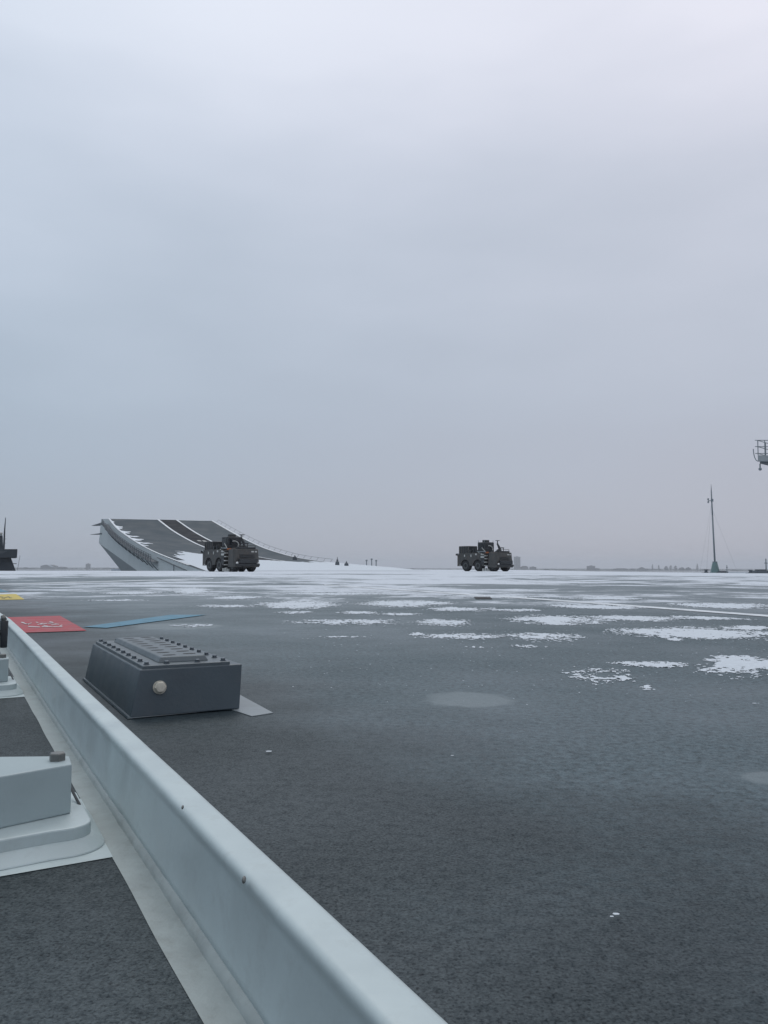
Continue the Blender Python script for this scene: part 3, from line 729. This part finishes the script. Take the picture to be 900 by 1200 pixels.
    tube(bm, (X0+4.6, Y0+.4, 1.7), (X0+4.6, Y0+.4, 1.92), .02); tube(bm, (X0+4.6, Y0+1.9, 1.7), (X0+4.6, Y0+1.9, 1.92), .02); tube(bm, (X0+4.6, Y0+.4, 1.92), (X0+4.6, Y0+1.9, 1.92), .02)
    mesh_obj('front_rail', bm, TRK2, t)
    bm = new(); tube(bm, (X0+.25, Y0-.05, 1.5), (X0+.0, Y0-.05, 1.62), .03); tube(bm, (X0+2.0, Y0+.45, 1.75), (X0+3.5, Y0+.1, 1.72), .05)
    mesh_obj('grab_rail', bm, MASTM, t)
    bm = new(); B(bm, X0-.09, Y0-.12, 1.42, X0+.0, Y0+.15, 1.58); mesh_obj('tail_lamp_box', bm, TRK2, t)
    for cx, r in ((1.0, .5), (2.55, .5), (4.25, .5)):
        for s in (0, 1):
            ys = .06 if cx < 4 else .22
            y0, y1 = (Y0+ys, Y0+ys+.4) if s == 0 else (Y0+W-ys-.4, Y0+W-ys)
            bm = new(); lathe(bm, [(.30, 0), (r-.05, 0), (r, .06), (r, .34), (r-.05, .40), (.3, .40)], (X0+cx, y0, r), (0, 1, 0), 22); wh = mesh_obj('wheel', bm, TYRE, t)
            bm = new(); yo = y0-.008 if s == 0 else y1-.06
            lathe(bm, [(.10, .012), (.29, 0), (.29, .06), (.1, .06)], (X0+cx, yo, r), (0, 1, 0), 14); mesh_obj('rim', bm, RIMM, wh)
    # snow lodged under the steps
    return t
def place(t, x, Y, phi):
    b_ = Vector((atY(x, 670, Y).x, Y, 0)); s = b_.normalized(); rp_ = Vector((s.y, -s.x, 0))
    F = -s*math.cos(R(phi)) + rp_*math.sin(R(phi))
    t.location = b_; t.rotation_euler = (0, 0, math.atan2(F.y, F.x))
def copy_tree(o, parent=None):
    c = o.copy(); S.collection.objects.link(c)
    if parent: c.parent = parent
    for ch in [x for x in S.objects if x.parent == o]: copy_tree(ch, c)
    return c
t1 = make_truck('dark drab fire truck parked in front of the grey ramp')
place(t1, 270.5, 61, 28.7)
for o in list(S.objects):
    if o.type == 'MESH' and o.name.split('.')[0] in SPLIT and (o.parent == t1 or (o.parent and o.parent.parent == t1)): split(o)
t2 = copy_tree(t1); t2['label'] = 'dark drab fire truck standing alone against the sky, right of the ramp'
place(t2, 568.6, 73, 45.6)

# ------------------------------------------------------------------ radio mast at the right
b_ = atY(838, 671.2, 59.5); b_.z = 0
mast = thing('radio_mast', 'tall thin grey mast with tapered teal base standing at the right deck edge', 'mast', b_)
px = 59.5/950
hb = 12.2*px; ht = 104*px
bm = new()
def ngon(r, z, n=8, o=0): return [(r*math.cos(2*math.pi*(k+.5)/n)+o, r*math.sin(2*math.pi*(k+.5)/n), z) for k in range(n)]
prism(bm, ngon(5.4*px, 0), ngon(2.7*px, hb)); mesh_obj('base', bm, TEAL, mast, bevel=.02)
bm = new(); prism(bm, ngon(2.8*px, hb), ngon(2.8*px, hb+.06)); mesh_obj('collar', bm, MASTM, mast)
bm = new(); tube(bm, (0, 0, hb), (-.09, 0, hb+.6*(ht-hb)), 1.05*px, .85*px, 10); tube(bm, (-.09, 0, hb+.6*(ht-hb)), (-.13, 0, ht-.5), .85*px, .7*px, 10); tube(bm, (-.13, 0, ht-.5), (-.13, 0, ht), .6*px, .15*px, 8); mesh_obj('pole', bm, MASTM, mast, True)
bm = new(); z = 84.5*px
tube(bm, (-.11, 0, z), (-.11-4.4*px, 0, z), .4*px); 
for dz in (-1.6, 1.8): tube(bm, (-.11-4.2*px, 0, z+(dz-1.1)*px), (-.11-4.2*px, 0, z+(dz+1)*px), .95*px, .9*px, 10)
tube(bm, (-.11+.2*px, -.03, z-1*px), (-.11+.2*px, -.03, z+2*px), 1.5*px, n=10)
mesh_obj('anemometer', bm, MASTM, mast)
bm = new()
for dx, dy in ((-24*px, -.8), (22*px, -.8), (0, 1.6)): tube(bm, (-.18, 0, z-.4), (dx*.95, dy, 0.02), .0035, n=4)
mesh_obj('guy_wire', bm, MASTM, mast)
# small fittings round the mast
def small(x, yb, w_, h_, Y, nm, label, cat, m, kind='box'):
    b_ = atY(x, yb, Y); b_.z = 0; px = Y/950; o = thing(nm, label, cat, b_)
    if kind == 'bollard':
        bm = new(); lathe(bm, [(w_*.5*px, 0), (w_*.42*px, h_*.35*px), (w_*.3*px, h_*.4*px), (w_*.3*px, h_*.7*px), (w_*.5*px, h_*.75*px), (w_*.45*px, h_*px)], (0, 0, 0), (0, 0, 1), 12); mesh_obj('drum', bm, m, o)
        bm = new(); B(bm, -w_*.7*px, -.3, 0, w_*.7*px, .3, .02); mesh_obj('foot', bm, m, o)
    elif kind == 'post':
        bm = new(); tube(bm, (0, 0, 0), (0, 0, h_*px), w_*.5*px, w_*.4*px); mesh_obj('pole', bm, m, o)
        bm = new(); tube(bm, (-w_*px, 0, h_*.7*px), (w_*px, 0, h_*.7*px), w_*.35*px); mesh_obj('crossbar', bm, m, o)
    else:
        bm = new(); B(bm, -w_*.5*px, -.4, 0, w_*.5*px, .4, h_*.7*px); mesh_obj('casing', bm, m, o, bevel=.03)
        bm = new(); B(bm, -w_*.3*px, -.3, h_*.7*px, w_*.35*px, .3, h_*px); mesh_obj('cover', bm, m, o, bevel=.02)
    return o
small(827.5, 671, 5, 4, 59, 'winch', 'small dark snow-capped winch just left of the mast base', 'winch', LAT, 'bollard')
small(846.5, 671.5, 9, 2.2, 59, 'locker', 'low dark locker just right of the mast base', 'locker', LAT)
small(852, 671.5, 1, 9, 58.5, 'stanchion', 'thin dark post with crossbar just right of the mast base', 'post', MASTM, 'post')
small(879.5, 672, 5, 4, 55.6, 'bollard', 'squat dark bollard near the right frame edge', 'bollard', LAT, 'bollard')
small(891, 672, 14, 4.5, 56, 'winch_housing', 'low dark housing at the right frame edge beside a tall post', 'housing', LAT)
small(898, 672.5, 1.6, 17, 56, 'signal_post', 'grey post with crossbar standing at the right frame edge', 'post', MASTM, 'post')

# ------------------------------------------------------------------ lookout platform of the island, upper right
Yp = 58; px = Yp/950
pb = atY(888, 541.5, Yp)
isl = thing('ship_superstructure', 'railed grey lookout platform jutting in at the upper right edge', 'superstructure', (31.5, 60, 0))
OI = Vector(isl.location)
x0 = pb.x; zf = pb.z
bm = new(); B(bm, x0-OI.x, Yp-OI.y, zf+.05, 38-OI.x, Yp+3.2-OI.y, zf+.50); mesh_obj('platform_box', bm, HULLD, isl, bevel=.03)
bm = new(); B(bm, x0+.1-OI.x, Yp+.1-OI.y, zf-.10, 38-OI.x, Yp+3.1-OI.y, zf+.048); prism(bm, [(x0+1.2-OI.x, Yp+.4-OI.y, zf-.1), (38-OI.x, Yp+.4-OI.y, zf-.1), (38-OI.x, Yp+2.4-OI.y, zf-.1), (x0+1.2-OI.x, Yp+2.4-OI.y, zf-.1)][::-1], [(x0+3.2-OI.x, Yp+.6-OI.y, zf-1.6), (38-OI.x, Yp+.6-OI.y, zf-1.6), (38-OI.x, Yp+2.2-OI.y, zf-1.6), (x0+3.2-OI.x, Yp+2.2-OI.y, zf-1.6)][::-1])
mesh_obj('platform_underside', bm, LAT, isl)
bm = new(); zr = zf+.5
xs = [x0+.02+i*.5 for i in range(22)]
for x in xs: tube(bm, (x-OI.x, Yp+.04-OI.y, zr), (x-OI.x, Yp+.04-OI.y, zr+1.08), .035, n=6)
for y in (1.1, 2.1, 3.1): tube(bm, (x0+.02-OI.x, Yp+y-OI.y, zr), (x0+.02-OI.x, Yp+y-OI.y, zr+1.08), .035, n=6)
for dz in (.12, .62, 1.08):
    tube(bm, (x0-.18-OI.x, Yp+.04-OI.y, zr+dz+.01), (38-OI.x, Yp+.04-OI.y, zr+dz), .028, n=6)
    tube(bm, (x0+.02-OI.x, Yp+.04-OI.y, zr+dz), (x0+.02-OI.x, Yp+3.1-OI.y, zr+dz), .028, n=6)
    tube(bm, (x0+.02-OI.x, Yp+3.1-OI.y, zr+dz), (38-OI.x, Yp+3.1-OI.y, zr+dz), .028, n=6)
mesh_obj('railing', bm, MASTM, isl)
bm = new(); tube(bm, (x0+.25-OI.x, Yp+.2-OI.y, zf-.1), (x0+.25-OI.x, Yp+.2-OI.y, zf-.42), .05, n=8)
bmesh.ops.create_icosphere(bm, subdivisions=2, radius=.12, matrix=Matrix.Translation((x0+.25-OI.x, Yp+.2-OI.y, zf-.48))); mesh_obj('hanging_lamp', bm, MASTM, isl, True)
bm = new(); pts = [(-.30, .95), (-.27, .6), (-.22, .35), (-.1, .12), (.05, .05)]
for (ax, az), (bx_, bz) in zip(pts, pts[1:]): tube(bm, (x0+ax-OI.x, Yp-OI.y, zf+az), (x0+bx_-OI.x, Yp-OI.y, zf+bz), .03, n=6)
mesh_obj('curved_bracket', bm, MASTM, isl)
bm = new(); B(bm, 38-OI.x, 55.5-OI.y, 0, 44.5-OI.x, 68-OI.y, 13); B(bm, 39-OI.x, 57-OI.y, 13, 44-OI.x, 66-OI.y, 17); mesh_obj('tower_wall', bm, HULLG, isl, bevel=.1)
bm = new()
for i in range(5): B(bm, 39.2+i*.95-OI.x, 56.97-OI.y, 14.6, 39.9+i*.95-OI.x, 56.99-OI.y, 15.7)
mesh_obj('bridge_window', bm, BLK, isl)

for ch in [o for o in S.objects if o.parent == isl and o.name.split('.')[0] in ('platform_box', 'platform_underside', 'railing')]:
    for v in ch.data.vertices: v.co.x += 1.0*max(0, v.co.y + OI.y - Yp)
# ------------------------------------------------------------------ dark warship at the far left
Yw = 150
def wp(x, y): return atY(x, y, Yw)
ws = thing('warship', 'dark grey warship bridge and mast cut by the left frame edge', 'warship', (wp(-30, 668).x, Yw, -16))
OW = Vector(ws.location)
def wprism(name, pts, d0, d1, m=DARKSHIP, bev=.05):
    bm = new(); P_ = [wp(x, y) for x, y in pts]
    prism(bm, [p+Vector((-.5*d0, d0, 0))-OW for p in P_], [p+Vector((-.5*d1, d1, 0))-OW for p in P_]); return mesh_obj(name, bm, m, ws, bevel=bev)
wprism('superstructure', [(-60, 654), (13, 654), (18.3, 668.5), (24, 690), (-70, 690)], 0, 8)
wprism('bridge', [(-50, 643.6), (20.2, 643.6), (19.6, 653.8), (11, 653.8), (-45, 655)], -1.0, 7)
wprism('bridge_window_band', [(-50, 646), (9, 645.6), (3, 648.6), (-50, 649.4)], -1.02, -.98, mat('warship lighter panel', (.06, .075, .085), .4), 0)
wprism('upper_block', [(-30, 627), (3.3, 627), (3.8, 640), (5.2, 640.5), (5.2, 643.5), (-30, 643.5)], 1, 5)
bm = new(); tube(bm, wp(2.2, 643)-OW+Vector((0, .8, 0)), wp(3.0, 622)-OW+Vector((0, .8, 0)), .17, .14); tube(bm, wp(3.0, 622)-OW+Vector((0, .8, 0)), wp(4.2, 606.3)-OW+Vector((0, .8, 0)), .13, .06)
for y, x1 in ((631.5, 7.5), (636.5, 7.0), (633.8, 6)): tube(bm, wp(2, y)-OW, wp(x1, y)-OW, .03, n=5)
mesh_obj('mast', bm, DARKSHIP, ws)
bm = new(); bmesh.ops.create_uvsphere(bm, u_segments=12, v_segments=8, radius=.28, matrix=Matrix.Translation(wp(1.3, 625.3)-OW)); mesh_obj('radome', bm, PALE, ws, True)
bm = new(); tube(bm, wp(20.5, 668)-OW, wp(23.5, 651)-OW, .03, n=5); tube(bm, wp(15, 660.5)-OW, wp(19.5, 660.6)-OW, .06, n=5); mesh_obj('aerial', bm, DARKSHIP, ws)
bm = new(); hx = wp(0, 668).x
prism(bm, [(hx-40-OW.x, -2, 0), (hx+8-OW.x, 2, 0), (hx+8-OW.x, 8, 0), (hx-40-OW.x, 11, 0)], [(hx-42-OW.x, -4, 12.5), (hx+14-OW.x, 3.5, 12.5), (hx+14-OW.x, 6.5, 12.5), (hx-42-OW.x, 13, 12.5)]); mesh_obj('hull', bm, DARKSHIP, ws, bevel=.1)

# ------------------------------------------------------------------ far shore
Ys = 3400
SHORE = mat('far shore ground', (.12, .13, .125), .9, var=.2, vscale=.01)
TREE = mat('bare winter trees', (.035, .038, .032), .9, var=.3, vscale=.05)
CONC = mat('weathered concrete', (.13, .13, .125), .8, var=.15, vscale=.05)
CONCL = mat('pale render', (.30, .30, .29), .8, var=.15, vscale=.05)
GLS = mat('far window glass', (.03, .035, .04), .3)
ROOFM = mat('slate roofs', (.09, .085, .085), .8, var=.1, vscale=.1)
bm = new(); nS = 120; g = []
for i in range(nS+1):
    x = -2600+5200*i/nS
    rw = []
    for j, (dy, z) in enumerate(((0, -16.3), (30, -14.4), (260, -13), (2200, -9), (3300, -16.3))):
        rw.append(bm.verts.new((x, Ys-120+dy+25*noise.noise(Vector((x*.004, j, 0))), z + (2.0*noise.noise(Vector((x*.006, j*3, 1))) if 0 < j < 4 else 0))))
    g.append(rw)
for i in range(nS):
    for j in range(4): bm.faces.new((g[i][j], g[i+1][j], g[i+1][j+1], g[i][j+1]))
tag(mesh_obj('far_shore', bm, SHORE), kind='structure')
def building(x0, x1, yt, label, name='building', cat='building', m=CONC, floors=6, bays=4, roof='flat', Y=Ys, group=None):
    p0, p1 = atY(x0, yt, Y), atY(x1, yt, Y); zt = (p0.z+p1.z)/2; base = -14.5
    o = thing(name, label, cat, ((p0.x+p1.x)/2, Y, base), 0, group); hw = (p1.x-p0.x)/2; h_ = zt-base; dp = max(8, hw*.9)
    bm = new(); B(bm, -hw, 0, 0, hw, dp, h_*(.999 if roof == 'flat' else .7)); wall = mesh_obj('wall', bm, m, o)
    if roof == 'flat':
        bm = new(); B(bm, -hw*.3, dp*.3, h_*1.0, hw*.35, dp*.7, h_+min(3, h_*.12)); mesh_obj('roof_house', bm, m, o)
    else:
        bm = new(); prism(bm, [(-hw*1.05, -.5, h_*.7), (hw*1.05, -.5, h_*.7), (hw*.5, -.5, h_), (-hw*.4, -.5, h_)], [(-hw*1.05, dp, h_*.7), (hw*1.05, dp, h_*.7), (hw*.5, dp, h_), (-hw*.4, dp, h_)]); mesh_obj('roof', bm, ROOFM, o)
    hh = h_*(.95 if roof == 'flat' else .65)
    for f_ in range(floors):
        bm = new(); z0 = hh*(f_+.35)/floors; z1 = hh*(f_+.8)/floors
        for b in range(bays):
            xa = -hw+2*hw*(b+.2)/bays; xb = -hw+2*hw*(b+.8)/bays; B(bm, xa, -.25, z0, xb, -.05, z1)
        mesh_obj('window', bm, GLS, o)
    return o
building(602.5, 609.8, 652.5, 'hazy tower block on the far shore just right of the lone truck', 'tower_block', 'tower block', CONCL, 12, 4)
building(610.5, 619, 663.2, 'low hazy building beside the tower block', m=CONC, floors=2, bays=5, roof='pitched')
building(621, 628.5, 664.3, 'low flat shed to the right of the tower block', m=CONC, floors=1, bays=4)
building(688.5, 697.5, 663.2, 'dark stepped building alone on the horizon between tower block and mast', m=ROOFM, floors=3, bays=4)
building(697, 702.5, 666, 'small low annex against the dark stepped building', m=ROOFM, floors=1, bays=3)
building(720, 736, 666.0, 'long low shed right of the stepped building', 'shed', 'shed', CONC, 1, 6, 'pitched')
building(738, 745, 666.6, 'short low shed next to the long one', 'shed', 'shed', CONC, 1, 3)
building(748, 760, 666.4, 'flat grey shed left of the distant poplars', 'shed', 'shed', CONC, 1, 5)
building(100.5, 105.5, 660.8, 'small square grey block tower between the white roof and the ramp', 'tower_block', 'tower block', CONC, 6, 3)
building(47.5, 65, 661.8, 'broad hipped hall with white snow on its roof, right of the warship', 'hall', 'hall', CONC, 2, 8, 'pitched')
building(67, 78, 664.2, 'low hipped building right of the snowy-roofed hall', m=CONC, floors=1, bays=6, roof='pitched')
building(822, 832, 667, 'low shed behind the mast base', 'shed', 'shed', CONC, 1, 5)
building(860, 876, 668, 'long low shed right of the mast', 'shed', 'shed', CONC, 1, 6)
pp = atY(58, 661.8, Ys); bm = new(); rz_ = Vector((0, 0, 0))
prism(bm, [atY(55, 662.0, Ys-2), atY(58.5, 661.9, Ys-2), atY(63.5, 664.4, Ys-2), atY(60, 664.3, Ys-2)], [atY(55, 661.6, Ys+14), atY(58.5, 661.4, Ys+14), atY(63.5, 664.2, Ys+14), atY(60, 664.1, Ys+14)])
tag(mesh_obj('roof_snow', bm, SNOW), 'white patch of snow on the roof of the distant hall', 'snow')

def crown_mesh(rad, hgt, seed_, pointy=False, n=420):
    rr = random.Random(seed_); bm = new(); s = rad*.16
    for _ in range(n):
        z = rr.uniform(.12, 1); prof_ = math.sin(math.pi*min(1, z*1.02))**.6 if not pointy else (1.05-z)**.8
        a = rr.uniform(0, 6.283); r = rad*prof_*math.sqrt(rr.random())*(1+.3*noise.noise(Vector((a, z*4, seed_))))
        c = Vector((r*math.cos(a), r*math.sin(a), z*hgt)); q_ = Vector([rr.uniform(-1, 1) for _ in range(3)]).normalized(); k = q_.orthogonal().normalized()*s*rr.uniform(.5, 1.3); k2 = q_.cross(k)*rr.uniform(.5, 1)
        bm.faces.new([bm.verts.new(c+v) for v in (k, k2, -k, -k2)])
    return bm
def tree(x, yt, wpx, label, pointy=False, seed_=0, group='trees on the far shore', Y=Ys+60):
    p = atY(x, yt, Y); base = -14.5; h_ = p.z-base
    o = thing('tree', label, 'tree', (p.x, Y, base), 0, group)
    bm = new(); tube(bm, (0, 0, 0), (0, 0, h_*.8), h_*.03, h_*.008, 6)
    for k in range(5):
        a = k*1.3; z = h_*(.3+.1*k); tube(bm, (0, 0, z), (math.cos(a)*h_*.15, math.sin(a)*h_*.15, z+h_*.15), h_*.012, h_*.004, 5)
    mesh_obj('trunk', bm, TREE, o)
    mesh_obj('crown', crown_mesh(wpx*Y/950/2, h_, seed_, pointy), TREE, o)
trs = [(764.5, 661.0, 3, 1, 'slim pointed poplar, leftmost of the distant row left of the mast'), (772, 661.8, 3, 1, 'second slim poplar of the distant row left of the mast'), (780.5, 663.4, 5, 0, 'low round tree right of the two slim poplars'),
       (786, 662.6, 4, 0, 'taller round tree in the middle of the distant row'), (791.5, 663, 4.5, 0, 'round tree between the tallest one and the low hedge end'), (799, 665, 7, 0, 'broad low tree toward the right end of the distant row'), (806.5, 665, 7, 0, 'broad low tree at the right end of the row, before the pointed one'),
       (817, 660.6, 3.6, 1, 'tall pointed conifer just left of the mast'), (752, 665, 8, 0, 'wide low tree behind the flat grey shed'), (24, 665.6, 6, 0, 'round low tree just right of the warship'), (30, 665, 7, 0, 'second round tree right of the warship'),
       (38, 665.8, 8, 0, 'broad low tree left of the snowy-roofed hall'), (113, 666.3, 8, 0, 'low broad tree just left of the ramp bow'), (124, 666, 9, 0, 'low broad tree in front of the ramp bow spur'), (84, 666.6, 8, 0, 'low tree right of the hipped building at left'), (640, 667, 9, 0, 'low tree on the horizon right of the flat shed')]
for i, (x, yt, wp_, pt, lb) in enumerate(trs): tree(x, yt, wp_, lb, bool(pt), i)
# continuous far treeline
bm = new(); rr = random.Random(5)
for k in range(9000):
    x = rr.uniform(-2200, 2200); d0 = rr.uniform(0, 200)
    hgt = 3.2 + 3.5*noise.noise(Vector((x*.012, 0, 4))) + 3*noise.noise(Vector((x*.05, 0, 4)))
    c = Vector((x, Ys+120+d0, -14+rr.random()*max(1, hgt))); s = rr.uniform(1.2, 3)
    q_ = Vector([rr.uniform(-1, 1) for _ in range(3)]).normalized(); k1 = q_.orthogonal().normalized()*s; k2 = q_.cross(k1)
    bm.faces.new([bm.verts.new(c+v) for v in (k1, k2, -k1, -k2)])
tag(mesh_obj('treeline', bm, TREE), 'low hazy belt of trees and scrub along the far shore', 'treeline', kind='stuff')

# ------------------------------------------------------------------ haze
hm = bpy.data.materials.new('haze'); hm.use_nodes = True; ht_ = hm.node_tree; ht_.nodes.clear()
pv = ht_.nodes.new('ShaderNodeVolumePrincipled'); pv.inputs['Color'].default_value = (.86, .90, .96, 1); pv.inputs['Density'].default_value = .00021
pv.inputs['Anisotropy'].default_value = .2
ho = ht_.nodes.new('ShaderNodeOutputMaterial'); ht_.links.new(pv.outputs[0], ho.inputs['Volume'])
bm = new(); B(bm, -7300, -7300, -17.6, 7300, 7300, 48)
hz = mesh_obj('haze', bm, hm); hz['kind'] = 'stuff'; hz['label'] = 'cold grey haze in the air over the harbour'; hz['category'] = 'haze'

# ------------------------------------------------------------------ split repeated pieces into parts of their own
for o in list(S.objects):
    if o.type == 'MESH' and o.name.split('.')[0] in SPLIT and o.data.users == 1: split(o)
